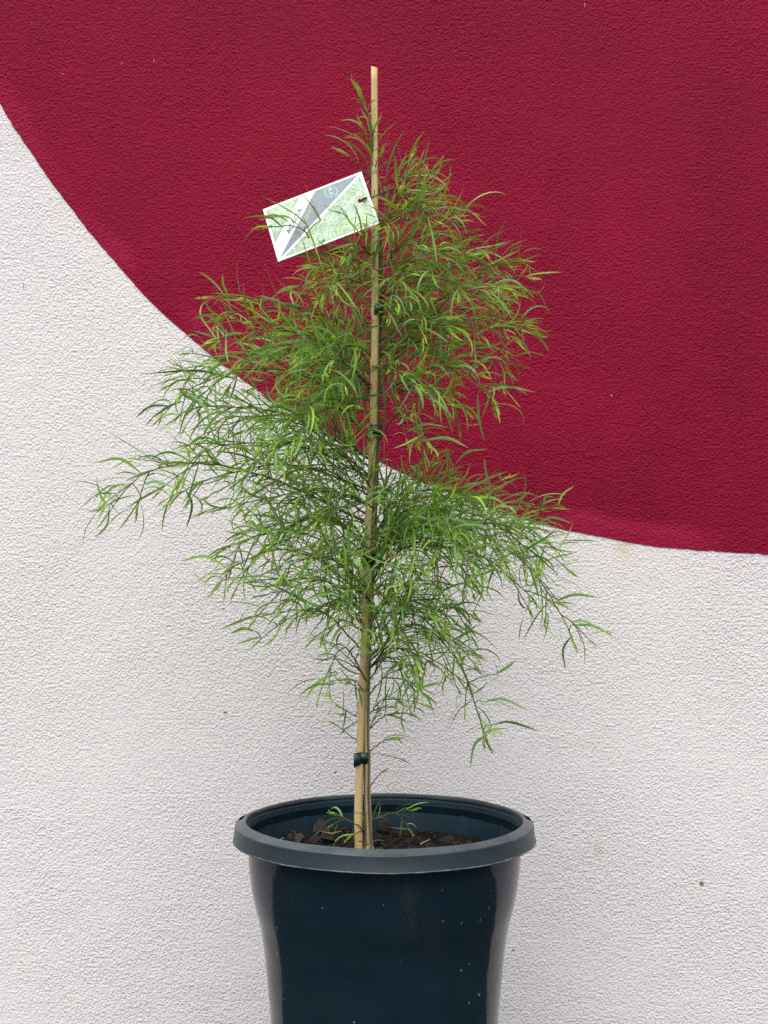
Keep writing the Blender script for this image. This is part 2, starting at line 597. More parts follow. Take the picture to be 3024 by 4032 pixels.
V, F = [(PX, PY, bed_h(0, 0))], []
nr, na = 34, 96
for i in range(1, nr + 1):
    r = 0.1345 * i / nr
    for k in range(na):
        a = 2 * math.pi * k / na
        x, y = r * math.cos(a), r * math.sin(a)
        V.append((PX + x, PY + y, bed_h(x, y) + random.uniform(-.0015, .0015)))
for k in range(na):
    F.append((0, 1 + k, 1 + (k + 1) % na))
for i in range(nr - 1):
    for k in range(na):
        F.append((1 + i * na + k, 1 + (i + 1) * na + k, 1 + (i + 1) * na + (k + 1) % na, 1 + i * na + (k + 1) % na))
mesh('soil_bed', V, F, ms.m, mix)

ICO_V = []
ph = (1 + 5 ** .5) / 2
for s in (-1, 1):
    for t in (-ph, ph):
        ICO_V += [(0, s, t), (s, t, 0), (t, 0, s)]
ICO_V = np.array(ICO_V) / math.sqrt(1 + ph * ph)


def hull_faces(P):
    F = []
    n = len(P)
    for i in range(n):
        for j in range(i + 1, n):
            for k in range(j + 1, n):
                nn = np.cross(P[j] - P[i], P[k] - P[i])
                d = (P - P[i]) @ nn
                if (d <= 1e-9).all():
                    F.append((i, j, k))
                elif (d >= -1e-9).all():
                    F.append((i, k, j))
    return F


ICO_F = hull_faces(ICO_V)


def rough_chip(sx, sy, sz_):
    P = ICO_V * np.array((sx, sy, sz_))
    P = P * (1 + rng.normal(0, 0.22, (12, 1)))
    return P


def rotm(e):
    return np.array(Matrix.Rotation(e[2], 3, 'Z') @ Matrix.Rotation(e[1], 3, 'Y') @ Matrix.Rotation(e[0], 3, 'X'))


placed = 0
while placed < 230:
    a = random.uniform(0, 2 * math.pi)
    r = 0.131 * math.sqrt(random.random())
    x, y = r * math.cos(a), r * math.sin(a)
    big = placed < 34
    s = random.uniform(.0055, .0095) if big else random.uniform(.0024, .0055)
    if math.hypot(x + .02, y) < .012 or r + s > .133:
        continue
    P = rough_chip(s, s * random.uniform(.5, .9), s * random.uniform(.35, .75)) @ rotm([random.uniform(-.7, .7), random.uniform(-.7, .7), random.uniform(0, 6.3)]).T
    P += np.array((PX + x, PY + y, bed_h(x, y) + s * .28))
    mesh('bark_chip', P, ICO_F, mc.m, mix, smooth=False)
    placed += 1
for (px, py, y, s) in ((1265, 3258, .02, .0105), (1180, 3300, -.02, .0095), (1515, 3262, .035, .010), (1290, 3292, -.03, .011), (1230, 3312, -.05, .009)):
    p = W(px, py, y)
    P = rough_chip(s, s * .8, s * .75) @ rotm([random.uniform(-.5, .5), random.uniform(-.5, .5), random.uniform(0, 6)]).T + p
    mesh('bark_chip', P, ICO_F, mc.m, mix, smooth=False)
# crumbs
V, F = [], []
for k in range(5200):
    a = random.uniform(0, 2 * math.pi)
    r = 0.133 * math.sqrt(random.random())
    x, y = r * math.cos(a), r * math.sin(a)
    s = random.uniform(.0008, .0026)
    P = (np.array(((1, 0, -.4), (-.6, .9, -.4), (-.6, -.9, -.4), (0, 0, 1))) * np.array((s, s * random.uniform(.4, 1), s * .8))) @ rotm([random.uniform(0, 6), random.uniform(0, 6), 0]).T
    P += np.array((PX + x, PY + y, bed_h(x, y) + s * .5 + random.uniform(0, .002)))
    b0 = len(V)
    V += list(P)
    F += [(b0, b0 + 1, b0 + 2), (b0, b0 + 3, b0 + 1), (b0 + 1, b0 + 3, b0 + 2), (b0 + 2, b0 + 3, b0)]
cr = mesh('crumb', V, F, mc.m, mix, smooth=False)
cr['kind'] = 'stuff'


def straw(pts, r, mat):
    r *= .6
    V, F = tube(crom(pts, 8), [r * .7] + [r] * 6 + [r * .5], 5)
    return mesh('straw', V, F, mat.m, mix)


straw([W(1245, 3285, -.045), W(1262, 3272, -.04), W(1300, 3282, -.04), W(1345, 3272, -.04)], .0011, mst)
straw([W(1535, 3258, .02), W(1570, 3262, .02), W(1600, 3265, .015)], .0011, mst)
straw([W(1655, 3324, -.09), W(1672, 3315, -.085), W(1693, 3305, -.08)], .0012, mst)
straw([W(1100, 3307, -.03), W(1110, 3302, -.03), W(1118, 3298, -.03)], .0009, mst)
straw([W(1148, 3270, .02), W(1160, 3276, .02), W(1168, 3288, .018)], .0013, mst2)
straw([W(1305, 3260, .02), W(1340, 3262, .02), W(1378, 3262, .02)], .0011, mst2)
straw([W(1410, 3312, -.05), W(1435, 3315, -.055), W(1452, 3332, -.06)], .0012, mst2)
for k in range(26):
    a = random.uniform(0, 2 * math.pi)
    r = 0.122 * math.sqrt(random.random())
    x, y = PX + r * math.cos(a), PY + r * math.sin(a)
    b = random.uniform(0, 6.28)
    L = random.uniform(.004, .013)
    z = bed_h(x, y) + random.uniform(.002, .006)
    straw([(x - L * math.cos(b), y - L * math.sin(b), z), (x, y + random.uniform(-.002, .002), z + random.uniform(0, .003)), (x + L * math.cos(b), y + L * math.sin(b), z + random.uniform(-.002, .002))],
          random.uniform(.0004, .0009), random.choice((mst, mst, mst2)))

# ------------------------------------------------------------------ bamboo stake
SY = -0.006
sp_px = [(1412, 3360), (1412, 3310), (1411, 3200), (1417, 3000), (1420, 2900), (1430, 2630), (1441, 2320), (1453, 2000), (1462, 1850), (1469, 1700), (1475, 1400), (1477, 1270), (1476, 900), (1475, 600), (1474, 264)]
sw = [33, 33, 34, 31, 30, 29, 28, 28, 28, 29, 29, 28, 27, 26, 26]
cp = crom([W(a, b, SY) for a, b in sp_px], 90)
cw = np.interp(np.linspace(0, 1, 90), np.linspace(0, 1, 15), sw) / 2 / FPX * CAM_D
stake = thing('bamboo_stake', tuple(cp[0]), 'pale bamboo stake rising through the foliage above the crown', 'stake')
V, F = tube(cp, cw, 14)
V = [np.array(v) for v in V]
for k in range(14):                       # the slanting cut at the top
    V[-14 + k][2] += 0.0012 * math.cos(2 * math.pi * k / 14 + 2.4)
mesh('cane', V, F, mbam.m, stake)


def at_py(py):
    i = int(np.argmin(np.abs(cp[:, 2] - W(0, py, SY)[2])))
    return cp[i], cw[i]


for py in (3202, 2690, 2140, 1700, 1268, 665):
    p, w = at_py(py)
    prof = [(w * 0.99, -.0022), (w * 1.04, -.0012), (w * 1.10, -.0003), (w * 1.03, .0002), (w * 1.07, .0009), (w * 0.99, .0022)]
    V, F = lathe([(a, p[2] + b) for a, b in prof], 20, p[0], p[1])
    V = [(x, y, z + random.uniform(-.0002, .0002)) for x, y, z in V]
    mesh('node_ring', V, F, mnode.m, stake)

# ------------------------------------------------------------------ the young acacia
TY = 0.006
tr_px = [(1452, 3350, -.007), (1451, 3300, -.006), (1449, 3200, -.006), (1446, 3100, -.006), (1445, 3000, -.006), (1443, 2900, -.006), (1449, 2630, -.004), (1462, 2320, -.002), (1476, 2000, .0), (1482, 1850, .002),
         (1488, 1650, .007), (1490, 1400, .007), (1496, 1200, .006), (1498, 1000, .005), (1486, 860, .004), (1466, 760, .002), (1462, 660, -.004), (1464, 560, -.012), (1458, 480, -.014), (1447, 440, -.014), (1434, 405, -.014), (1422, 376, -.014)]
tp = crom([W(a, b, y) for a, b, y in tr_px], 240)
tt = np.linspace(0, 1, 240)
trad = np.interp(tt, [0, .03, .08, .25, .45, .62, .72, .82, .92, 1], [.0062, .0040, .0037, .0031, .0026, .0023, .0017, .0012, .0008, .0004])
tree = thing('acacia_sapling', tuple(tp[0]), 'young weeping acacia with fine green thread leaves tied to a bamboo stake', 'tree')
NS = 16
rid = np.ones((240, NS))
tcol = np.zeros((240, NS, 4))
ridge_k = rng.integers(0, NS, 5)
for i in range(240):
    for k in range(NS):
        wv_ = math.sin(k * 2 * math.pi / NS * 4 + 0.6 * math.sin(tt[i] * 40)) + 0.5 * math.sin(k * 2 * math.pi / NS * 7 + tt[i] * 9)
        rid[i, k] = 1 + 0.09 * wv_
        f = max(0, min(1, 0.5 + 0.55 * wv_))
        old = np.array((0.42, 0.35, 0.19)) * f + np.array((0.05, 0.035, 0.02)) * (1 - f)
        yg = np.array((0.10, 0.115, 0.035)) * (.7 + .3 * f)
        u = np.clip((tt[i] - .22) / .35, 0, 1)
        tcol[i, k, :3] = old * (1 - u) + yg * u
        tcol[i, k, 3] = 1
V, F = tube(tp, trad, NS, ridges=rid)
mesh('trunk', V, F, mtr.m, tree, colors=tcol.reshape(-1, 4))

# branches: (start height on the trunk, way points ..., depth of the tip, leafiness), display pixels
BR = [
    (400, [(772, 352), (724, 316)], -.03, .5), (420, [(838, 392), (882, 340)], -.02, .9), (440, [(852, 400), (902, 352)], .02, .9),
    (450, [(880, 415), (955, 402)], -.05, .9), (385, [(816, 345), (828, 322)], -.02, .4), (335, [(792, 300), (776, 258)], -.02, .35),
    (300, [(806, 285), (812, 268)], -.02, .25), (470, [(900, 450), (1010, 462)], .03, .9), (485, [(895, 440), (965, 436)], -.06, 1.),
    (545, [(700, 535), (640, 490), (545, 492)], -.085, .45), (525, [(755, 470), (700, 450)], -.07, .35), (500, [(860, 450), (905, 420)], -.09, .9),
    (560, [(930, 500), (1030, 550)], .06, 1.), (600, [(960, 540), (1080, 590), (1160, 645)], .0, .9), (620, [(1000, 570), (1130, 580)], .04, .9),
    (640, [(940, 600), (1085, 655)], -.08, 1.), (600, [(735, 545), (660, 610)], -.06, 1.), (620, [(720, 600), (692, 668)], -.12, 1.),
    (650, [(750, 600), (668, 655)], .06, 1.), (640, [(850, 600), (862, 680)], -.14, 1.), (580, [(870, 530), (940, 540)], -.10, 1.), (560, [(770, 530), (730, 575)], -.1, .9),
    (620, [(900, 570), (980, 620)], .12, 1.1), (660, [(860, 620), (930, 660)], .10, 1.1), (640, [(780, 590), (720, 620)], .12, 1.),
    (770, [(960, 670), (1100, 690), (1165, 715)], .0, .9), (800, [(960, 700), (1085, 720), (1150, 772)], -.05, .9), (820, [(960, 740), (1060, 770), (1125, 830)], .03, .9),
    (850, [(950, 790), (1040, 830), (1085, 905)], -.08, .85), (760, [(900, 660), (1040, 640), (1110, 650)], .10, 1.), (740, [(900, 690), (1000, 730)], -.12, 1.1), (780, [(870, 720), (980, 800)], .12, 1.1),
    (800, [(900, 740), (1000, 810)], .16, 1.), (720, [(860, 660), (950, 690)], .16, 1.1),
    (780, [(700, 680), (560, 665), (440, 700)], .02, 1.), (820, [(650, 720), (500, 725), (420, 755)], -.04, 1.), (850, [(620, 755), (450, 785), (345, 815)], .04, 1.),
    (900, [(620, 800), (430, 830), (325, 925)], -.07, 1.), (860, [(700, 745), (590, 715)], -.12, 1.1), (840, [(720, 780), (640, 860)], -.16, 1.1), (800, [(755, 745), (705, 800)], -.15, 1.),
    (860, [(850, 800), (925, 850)], -.14, 1.), (950, [(870, 890), (945, 985)], -.12, 1.), (880, [(720, 820), (570, 890)], .10, 1.1), (820, [(720, 740), (620, 760)], .13, 1.1), (760, [(730, 680), (640, 680)], .12, 1.), (900, [(700, 860), (600, 930)], -.14, 1.),
    (870, [(740, 830), (680, 900)], .16, 1.1), (840, [(690, 760), (520, 780)], .17, 1.),
    (1140, [(608, 1042), (506, 1012), (406, 1000), (300, 1030), (207, 1145)], -.02, 1.05), (1040, [(700, 949), (600, 890), (430, 880), (345, 930)], .0, 1.), (1040, [(650, 965), (450, 970), (365, 1075)], -.1, .9),
    (1060, [(620, 1005), (440, 1040), (345, 1100)], .05, .8), (1080, [(680, 1010), (560, 1060), (485, 1110)], -.12, .9), (1100, [(700, 1060), (600, 1120), (545, 1170)], -.08, 1.), (1060, [(720, 970), (620, 955), (565, 1010)], -.17, 1.),
    (1100, [(745, 1070), (705, 1140), (690, 1210)], -.18, .9), (1000, [(650, 900), (480, 920), (400, 990)], .10, .9), (1020, [(680, 930), (560, 960)], .16, 1.), (960, [(720, 880), (640, 940), (610, 1000)], -.15, 1.),
    (1300, [(650, 1190), (520, 1215), (450, 1292)], .0, .9), (1250, [(680, 1160), (560, 1155), (450, 1205)], .06, 1.), (1350, [(700, 1255), (600, 1280), (530, 1290)], -.05, .8), (1420, [(690, 1318), (610, 1345), (530, 1412)], -.02, .35),
    (1280, [(720, 1210), (640, 1215), (590, 1270)], -.12, 1.), (1200, [(720, 1120), (620, 1130), (540, 1150)], .10, 1.1), (1220, [(740, 1160), (680, 1200), (640, 1250)], -.15, 1.1), (1180, [(700, 1120), (600, 1170)], .16, 1.1),
    (1455, [(735, 1425), (668, 1430)], .0, .35), (1480, [(748, 1400), (715, 1440), (712, 1530)], -.10, .6), (1615, [(745, 1580), (700, 1548)], .0, .4), (1560, [(755, 1540), (715, 1515)], .03, .6), (1500, [(765, 1470), (720, 1470)], -.03, .55), (1330, [(740, 1290), (700, 1330)], .08, .9), (1380, [(740, 1340), (690, 1390)], -.06, .7),
    (1150, [(900, 1075), (1050, 1080), (1225, 1100)], .06, .85), (1180, [(900, 1100), (1080, 1130), (1250, 1245)], .0, .9), (1200, [(930, 1120), (1100, 1190), (1190, 1290), (1252, 1418)], -.04, .9), (1160, [(880, 1070), (1000, 1060), (1080, 1085)], .10, 1.),
    (1220, [(900, 1140), (1010, 1165), (1058, 1265)], -.14, 1.1), (1180, [(880, 1100), (960, 1115), (1000, 1225)], -.18, 1.1), (1240, [(900, 1170), (1080, 1235), (1178, 1320)], .03, .9), (1230, [(880, 1180), (980, 1215), (1040, 1285)], .08, 1.),
    (1100, [(860, 1040), (950, 1035), (1010, 1030)], .08, .7), (1200, [(850, 1140), (895, 1170), (885, 1250)], -.15, 1.), (1150, [(900, 1130), (1100, 1135), (1220, 1195)], .05, 1.), (1130, [(860, 1080), (920, 1090), (960, 1140)], -.12, 1.), (1200, [(890, 1130), (1020, 1130), (1120, 1170)], .14, 1.1),
    (1170, [(860, 1120), (960, 1160)], .17, 1.1), (1210, [(940, 1130), (1060, 1130), (1140, 1190), (1180, 1260)], -.10, 1.),
    (1400, [(880, 1300), (970, 1310), (1050, 1345)], .05, 1.), (1420, [(900, 1350), (990, 1430), (1035, 1550), (1066, 1640)], .0, .75), (1430, [(880, 1350), (960, 1375), (1045, 1425)], .08, 1.), (1450, [(860, 1380), (900, 1440), (916, 1525)], -.12, .8),
    (1380, [(860, 1310), (930, 1315), (1010, 1300)], .10, .9), (1500, [(840, 1455), (892, 1440)], .05, .8), (1540, [(840, 1505), (885, 1535)], -.02, .75), (1625, [(830, 1600), (866, 1596)], .0, .55), (1575, [(835, 1545), (880, 1560)], .02, .7), (1300, [(765, 1265), (745, 1335)], -.12, 1.), (1350, [(830, 1300), (860, 1350), (850, 1415)], -.14, 1.),
    (1300, [(840, 1250), (900, 1280), (960, 1330)], .10, 1.1), (1340, [(850, 1290), (920, 1340), (985, 1395)], -.08, 1.1), (1260, [(830, 1210), (870, 1260)], -.13, 1.),
    (1450, [(870, 1400), (960, 1440), (1020, 1500)], .03, .62), (1440, [(850, 1400), (930, 1430), (985, 1480)], -.06, .65), (1360, [(720, 1310), (650, 1330), (610, 1370)], .06, .7),
    (1330, [(740, 1270), (660, 1250), (580, 1260)], .12, .9), (1480, [(840, 1420), (890, 1480), (895, 1550)], .04, .6), (1260, [(880, 1180), (1000, 1190), (1110, 1230)], -.05, 1.), (1130, [(700, 1060), (560, 1080), (440, 1110)], .1, .8), (1000, [(660, 920), (520, 900), (420, 930)], -.05, .9),
    (760, [(960, 640), (1060, 620), (1120, 625)], -.03, .8), (880, [(900, 830), (980, 860), (1030, 920)], -.02, .8),
    (1790, [(740, 1766), (695, 1752)], -.03, .7), (1770, [(850, 1756), (925, 1745)], .02, .8), (1700, [(818, 1675), (838, 1658)], .0, .15),
]

LEAVES = []           # rows: base(3) dir(3) bendvec(3) length width bend roll colour(3) tipcol(3) branch


def norm(v):
    return v / (np.linalg.norm(v) + 1e-12)


OLD = np.array((0.060, 0.165, 0.042))
MID = np.array((0.155, 0.335, 0.050))
YNG = np.array((0.300, 0.475, 0.055))
GLA = np.array((0.210, 0.385, 0.200))
RED = np.array((0.260, 0.180, 0.050))


def add_leaf(p, d, tan, age, b, scale=1.0, size=None):
    L = (rng.uniform(.030, .064) if size is None else size) * scale
    w = rng.uniform(.0014, .0025) * (0.65 + .35 * min(1, L / .035))
    up = np.array((0, 0, 1.0))
    out = np.array((p[0], p[1], 0.0))
    out = out / (np.linalg.norm(out) + .03)
    g = -up * rng.uniform(.7, 1.3) + out * rng.uniform(.0, .7) + rng.normal(0, .32, 3)
    g = g - d * (g @ d)
    g = norm(g)
    bend = abs(rng.normal(1.25, .45)) * rng.choice([1, 1, 1, 1, -.5])
    roll = rng.normal(0, .9)
    c = OLD * (1 - age) + MID * age if age < .8 else MID * (1 - (age - .8) / .2) + YNG * (age - .8) / .2
    if rng.random() < .42:
        c = c * .45 + GLA * .55
    if rng.random() < .16:
        c = c * .55 + YNG * .45
    c = c * rng.uniform(.6, 1.35)
    ru = RUST.get(b, 0)
    if rng.random() < ru * 1.6:
        c = c * .55 + RED * .45
    if rng.random() < .018:
        c = np.array((.42, .30, .13)) * rng.uniform(.6, 1.0)
    tc_ = c * .4 + RED * .6 if rng.random() < .45 + ru else c
    LEAVES.append(np.concatenate((p, d, g, (L, w, bend, roll), c, tc_, (b,))))


def add_tip(p, tan, b, s=1.0):
    """folded young leaves closing like a spindle round the growing point"""
    a0 = rng.uniform(0, 6.28)
    s1 = norm(np.cross(tan, (.3, .8, .5)))
    s2 = np.cross(tan, s1)
    for k in range(rng.integers(4, 7)):
        a = a0 + k * 2.4
        o = math.cos(a) * s1 + math.sin(a) * s2
        d = norm(tan + o * rng.uniform(.25, .5))
        g = norm(-o - d * (-o @ d))
        L = rng.uniform(.010, .021) * s
        c = (YNG * rng.uniform(.7, 1.0) + MID * rng.uniform(0, .4))
        LEAVES.append(np.concatenate((p - tan * .002 * k * s, d, g, (L, rng.uniform(.0011, .0017), rng.uniform(.7, 1.4), rng.normal(0, .6)), c, c * .6 + RED * .4, (b,))))


def stem_col(age):
    return np.array((0.085, 0.066, 0.028)) * (1 - age) + np.array((0.095, 0.135, 0.028)) * age


def leaf_run(c, b, dens, age0, age1, t0=0.1, spacing=.0076, lscale=1.0):
    seg = np.linalg.norm(np.diff(c, axis=0), axis=1)
    s = np.concatenate(([0], np.cumsum(seg)))
    L = s[-1]
    x = t0 * L
    side = rng.uniform(0, 6.28)
    while x < L * .985:
        t = x / L
        p = np.array([np.interp(x, s, c[:, k]) for k in range(3)])
        i = min(np.searchsorted(s, x), len(c) - 1)
        tan = norm(c[i] - c[i - 1])
        s1 = norm(np.cross(tan, (0.1, .2, 1)))
        s2 = np.cross(s1, tan)
        side += math.pi + rng.normal(0, .55)
        o = math.cos(side) * s1 + math.sin(side) * s2
        ang = rng.uniform(.45, 1.05)
        d = norm(tan * math.cos(ang) + o * math.sin(ang) + np.array((0, 0, .58)))
        taper = 1 if t < .72 else 1 - .42 * (t - .72) / .28
        add_leaf(p, d, tan, age0 + (age1 - age0) * t, b, lscale * taper)
        x += spacing / max(dens, .12) * rng.uniform(.6, 1.5)


branch_objs = []
RUST = {}
CURVES = []
EXTRA = {}
for bi, (y0, way, dep, dens) in enumerate(BR):
    z0 = WD(0, y0, TY)[2]
    i0 = int(np.argmin(np.abs(tp[:, 2] - z0)))
    p0 = tp[i0]
    P = [p0]
    k = len(way)
    tot = [math.hypot(way[0][0] - 1512 / 1.8228 - p0[0] * 2000, 1)]
    px0 = (p0[0] / (CAM_D + p0[1]) * FPX + 1512) / 1.82278
    acc = [0]
    prev = (px0, y0)
    for wpt in way:
        acc.append(acc[-1] + math.hypot(wpt[0] - prev[0], wpt[1] - prev[1]))
        prev = wpt
    for q, wpt in enumerate(way):
        f = (acc[q + 1] / acc[-1]) ** .8
        P.append(WD(wpt[0], wpt[1], p0[1] + (dep - p0[1]) * f))
    c = crom(P, 30)
    # leaves and shoot tips carry on past the stem: end the stem a little short of the traced tip
    sl = np.concatenate(([0], np.cumsum(np.linalg.norm(np.diff(c, axis=0), axis=1))))
    keep = max(sl[-1] - .018, sl[-1] * .76)
    c = np.stack([np.interp(np.linspace(0, keep, 30), sl, c[:, q]) for q in range(3)], -1)
    ls = .55 if y0 > 1650 else (.8 if y0 > 1440 else 1.0)
    RUST[bi] = .32 if y0 < 560 else (.18 if y0 < 800 else 0.0)
    c[1:-1] += rng.normal(0, .0004, (28, 3))
    Lb = np.linalg.norm(np.diff(c, axis=0), axis=1).sum()
    VV, FF, CC_ = [], [], []

    def put(curve, r0, r1, a0, a1, n=5):
        rad = np.linspace(1, 0, len(curve)) ** .8 * (r0 - r1) + r1
        V, F = tube(curve, rad, n)
        o = len(VV)
        VV.extend(V)
        FF.extend([tuple(o + x for x in f) for f in F])
        for j in range(len(curve)):
            CC_.extend([(*stem_col(a0 + (a1 - a0) * j / (len(curve) - 1)), 1)] * n)

    r0 = min(.0015, .0006 + Lb * .0030)
    sparse = dens < .6
    put(c, r0, .00042, .15, .9)
    leaf_run(c, bi, dens * .8, .25, .95, t0=.08, lscale=ls)
    add_tip(c[-1], norm(c[-1] - c[-3]), bi, 1.15 * ls)
    # side twigs
    x = .10 * Lb
    s = np.concatenate(([0], np.cumsum(np.linalg.norm(np.diff(c, axis=0), axis=1))))
    side = rng.uniform(0, 6.28)
    while x < Lb * .93 and not sparse:
        i = min(max(np.searchsorted(s, x), 1), 29)
        p = c[i]
        t = x / Lb
        tan = norm(c[i] - c[i - 1])
        s1 = norm(np.cross(tan, (0.1, .1, 1)))
        s2 = np.cross(s1, tan)
        side += 2.4 + rng.normal(0, .5)
        o = math.cos(side) * s1 * 1.1 + math.sin(side) * s2 * .8
        d = norm(tan * rng.uniform(.55, 1.0) + o * rng.uniform(.45, .9))
        Lt = rng.uniform(.03, .080) * (1 - .42 * t) * ls
        nseg = 8
        pts = [p]
        for q in range(nseg):
            d = norm(d + np.array((0, 0, -.06)) + rng.normal(0, .05, 3))
            nx = pts[-1] + d * Lt / nseg
            if nx[1] > WALL_Y - .03:
                nx[1] = WALL_Y - .03
            pts.append(nx)
        pts = np.array(pts)
        put(pts, .0007, .00032, .45, 1.0, 4)
        leaf_run(pts, bi, dens, .35 + .2 * t, 1.0, t0=.12, spacing=.0077, lscale=.94 * ls)
        add_tip(pts[-1], norm(pts[-1] - pts[-2]), bi, .9)
        x += rng.uniform(.015, .027) / max(dens, .3)
    CURVES.append(c)
    bo = mesh('branch', VV, FF, mbr.m, tree, colors=CC_)
    branch_objs.append(bo)

# single long leaves that stand out along the outline: base, middle, tip in photo pixels
def cr_(ox, oy, sc_, rows):
    return [[(ox + r[k] / sc_, oy + r[k + 1] / sc_) for k in (0, 2, 4)] for r in rows]


HERO = cr_(1400, 1800, 1.58, [(1345, 1045, 1480, 1050, 1625, 1130), (835, 1670, 960, 1648, 1145, 1705), (790, 1525, 920, 1505, 1080, 1580), (725, 1510, 640, 1580, 578, 1695), (825, 1725, 740, 1790, 712, 1945),
                              (1255, 890, 1370, 855, 1525, 875), (1060, 960, 1030, 1040, 1015, 1145), (1215, 880, 1120, 1000, 1040, 1145), (1110, 690, 1220, 630, 1375, 592), (1110, 430, 1220, 375, 1355, 415),
                              (1260, 300, 1290, 230, 1360, 180), (1170, 330, 1180, 250, 1235, 250), (870, 1350, 940, 1310, 998, 1265), (560, 1395, 400, 1440, 310, 1530), (300, 1550, 285, 1640, 312, 1725), (1345, 1110, 1290, 1200, 1308, 1325),
                              (130, 600, 125, 420, -10, 300), (280, 1050, 180, 960, 60, 945)])
HERO += cr_(280, 1650, 3.318, [(925, 715, 640, 520, 290, 580), (1190, 605, 870, 400, 500, 178), (1310, 605, 1170, 440, 948, 310), (820, 800, 650, 760, 300, 820), (560, 970, 330, 990, 50, 1240), (500, 1105, 470, 1380, 300, 1558),
                               (1390, 915, 1100, 820, 880, 880), (1480, 890, 1580, 1120, 1505, 1440), (920, 1040, 790, 1220, 690, 1400), (660, 910, 480, 960, 325, 1190)])
HERO += cr_(700, 2000, 2.074, [(405, 495, 230, 395, 5, 440), (420, 545, 260, 540, 115, 620), (775, 940, 690, 890, 548, 890), (625, 1005, 530, 985, 428, 1030), (840, 950, 790, 1060, 700, 1130), (1000, 650, 820, 620, 650, 690), (540, 550, 600, 620, 645, 690),
                               (1310, 1350, 1150, 1420, 1030, 1580), (1275, 1440, 1110, 1450, 975, 1550), (1350, 1400, 1470, 1480, 1510, 1640), (430, 350, 330, 345, 232, 342)])
HERO += cr_(500, 1200, 1.659, [(655, 185, 540, 70, 422, 95), (580, 460, 480, 385, 320, 362), (775, 510, 600, 440, 360, 258), (690, 480, 450, 430, 80, 455), (280, 660, 150, 665, 50, 745), (1010, 560, 1060, 510, 1110, 505), (1210, 1110, 1160, 950, 1020, 900)])
HERO += cr_(1300, 1200, 1.659, [(955, 190, 1130, 130, 1345, 200), (1170, 230, 1300, 175, 1460, 172), (1220, 330, 1310, 310, 1435, 345), (1025, 570, 1150, 535, 1340, 570), (965, 580, 970, 730, 1005, 890), (720, 460, 670, 600, 705, 765), (600, 890, 760, 870, 905, 935),
                                (825, 1030, 900, 960, 1025, 945), (500, 830, 620, 780, 770, 800)])
HERO += cr_(1700, 950, 3.318, [(1250, 620, 1420, 700, 1520, 935), (810, 1120, 1000, 1080, 1360, 1225), (540, 590, 750, 330, 1320, 290)])
HERO += cr_(1100, 220, 2.074, [(1190, 1260, 1400, 1235, 1635, 1300), (1330, 1480, 1430, 1370, 1605, 1328), (1110, 1240, 1180, 1110, 1290, 975), (1060, 1190, 1200, 1080, 1355, 1035), (850, 1050, 880, 960, 950, 890), (975, 940, 1010, 860, 1050, 770)])
HERO += cr_(950, 620, 2.765, [(735, 755, 560, 600, 222, 420), (905, 835, 820, 600, 650, 380), (860, 690, 780, 500, 670, 245), (450, 755, 280, 640, 8, 660), (635, 755, 480, 640, 185, 680), (1385, 585, 1310, 380, 1440, 190)])
allc = np.array(CURVES)                       # branches x 30 x 3
cd = CAM_D + allc[:, :, 1]
cpx = np.stack((allc[:, :, 0] / cd * FPX + 1512, (CAM_Z - allc[:, :, 2]) / cd * FPX + 2016), -1)
hero_pts = {}
hV, hF, hC = {}, {}, {}
for h in HERO:
    dist = np.hypot(cpx[:, :, 0] - h[0][0], cpx[:, :, 1] - h[0][1]) + np.maximum(allc[:, :, 1], 0) * 150
    bi_, ci_ = np.unravel_index(np.argmin(dist), dist.shape)
    st_ = allc[bi_, ci_]
    y_ = st_[1]
    P3 = [W(*h[0], y_), W(*h[1], y_ + rng.normal(0, .006)), W(*h[2], y_ + rng.normal(0, .012))]
    if np.linalg.norm(P3[0] - st_) > .004:
        tw = crom([st_, (st_ + P3[0]) / 2 + np.array((0, 0, .002)), P3[0]], 7)
        V, F = tube(tw, np.linspace(.0006, .0004, 7), 4)
        EXTRA.setdefault(int(bi_), []).append((V, F))
    row_i = len(LEAVES)
    add_leaf(P3[0], norm(P3[1] - P3[0]), norm(P3[2] - P3[0]), rng.uniform(.35, .8), int(bi_))
    hero_pts[row_i] = (crom(P3, 9), rng.uniform(.0024, .0032))
for bi_, parts in EXTRA.items():
    b_ = branch_objs[bi_]
    old = b_.data
    vs = [tuple(v.co) for v in old.vertices]
    fs = [tuple(p.vertices) for p in old.polygons]
    cs = np.zeros(len(vs) * 4, np.float32)
    old.color_attributes['tint'].data.foreach_get('color', cs)
    cs = list(cs.reshape(-1, 4))
    for V, F in parts:
        o = len(vs)
        vs += [tuple(v) for v in V]
        fs += [tuple(o + x for x in f) for f in F]
        cs += [(*stem_col(.8), 1)] * len(V)
    nm = bpy.data.meshes.new('branch')
    nm.from_pydata(vs, [], fs)
    nm.polygons.foreach_set('use_smooth', [True] * len(fs))
    nm.color_attributes.new('tint', 'FLOAT_COLOR', 'POINT').data.foreach_set('color', np.asarray(cs, np.float32).ravel())
    nm.materials.append(mbr.m)
    b_.data = nm
    bpy.data.meshes.remove(old)

# the leader: short leaves up its last stretch, a folded tip
top = tp[tp[:, 2] > WD(0, 470, 0)[2]]
leaf_run(top, 5, 1.2, .6, 1.0, t0=.0, lscale=.42)
leaf_run(top[len(top) // 2:], 6, .9, .8, 1.0, t0=.0, lscale=.34)
add_tip(top[-1], norm(top[-1] - top[-3]), 6, 1.5)
add_tip(top[-9], norm(top[-9] - top[-11]), 6, 1.4)
add_tip(top[-14], norm(top[-14] - top[-16]), 6, 1.2)
LV = np.array(LEAVES)
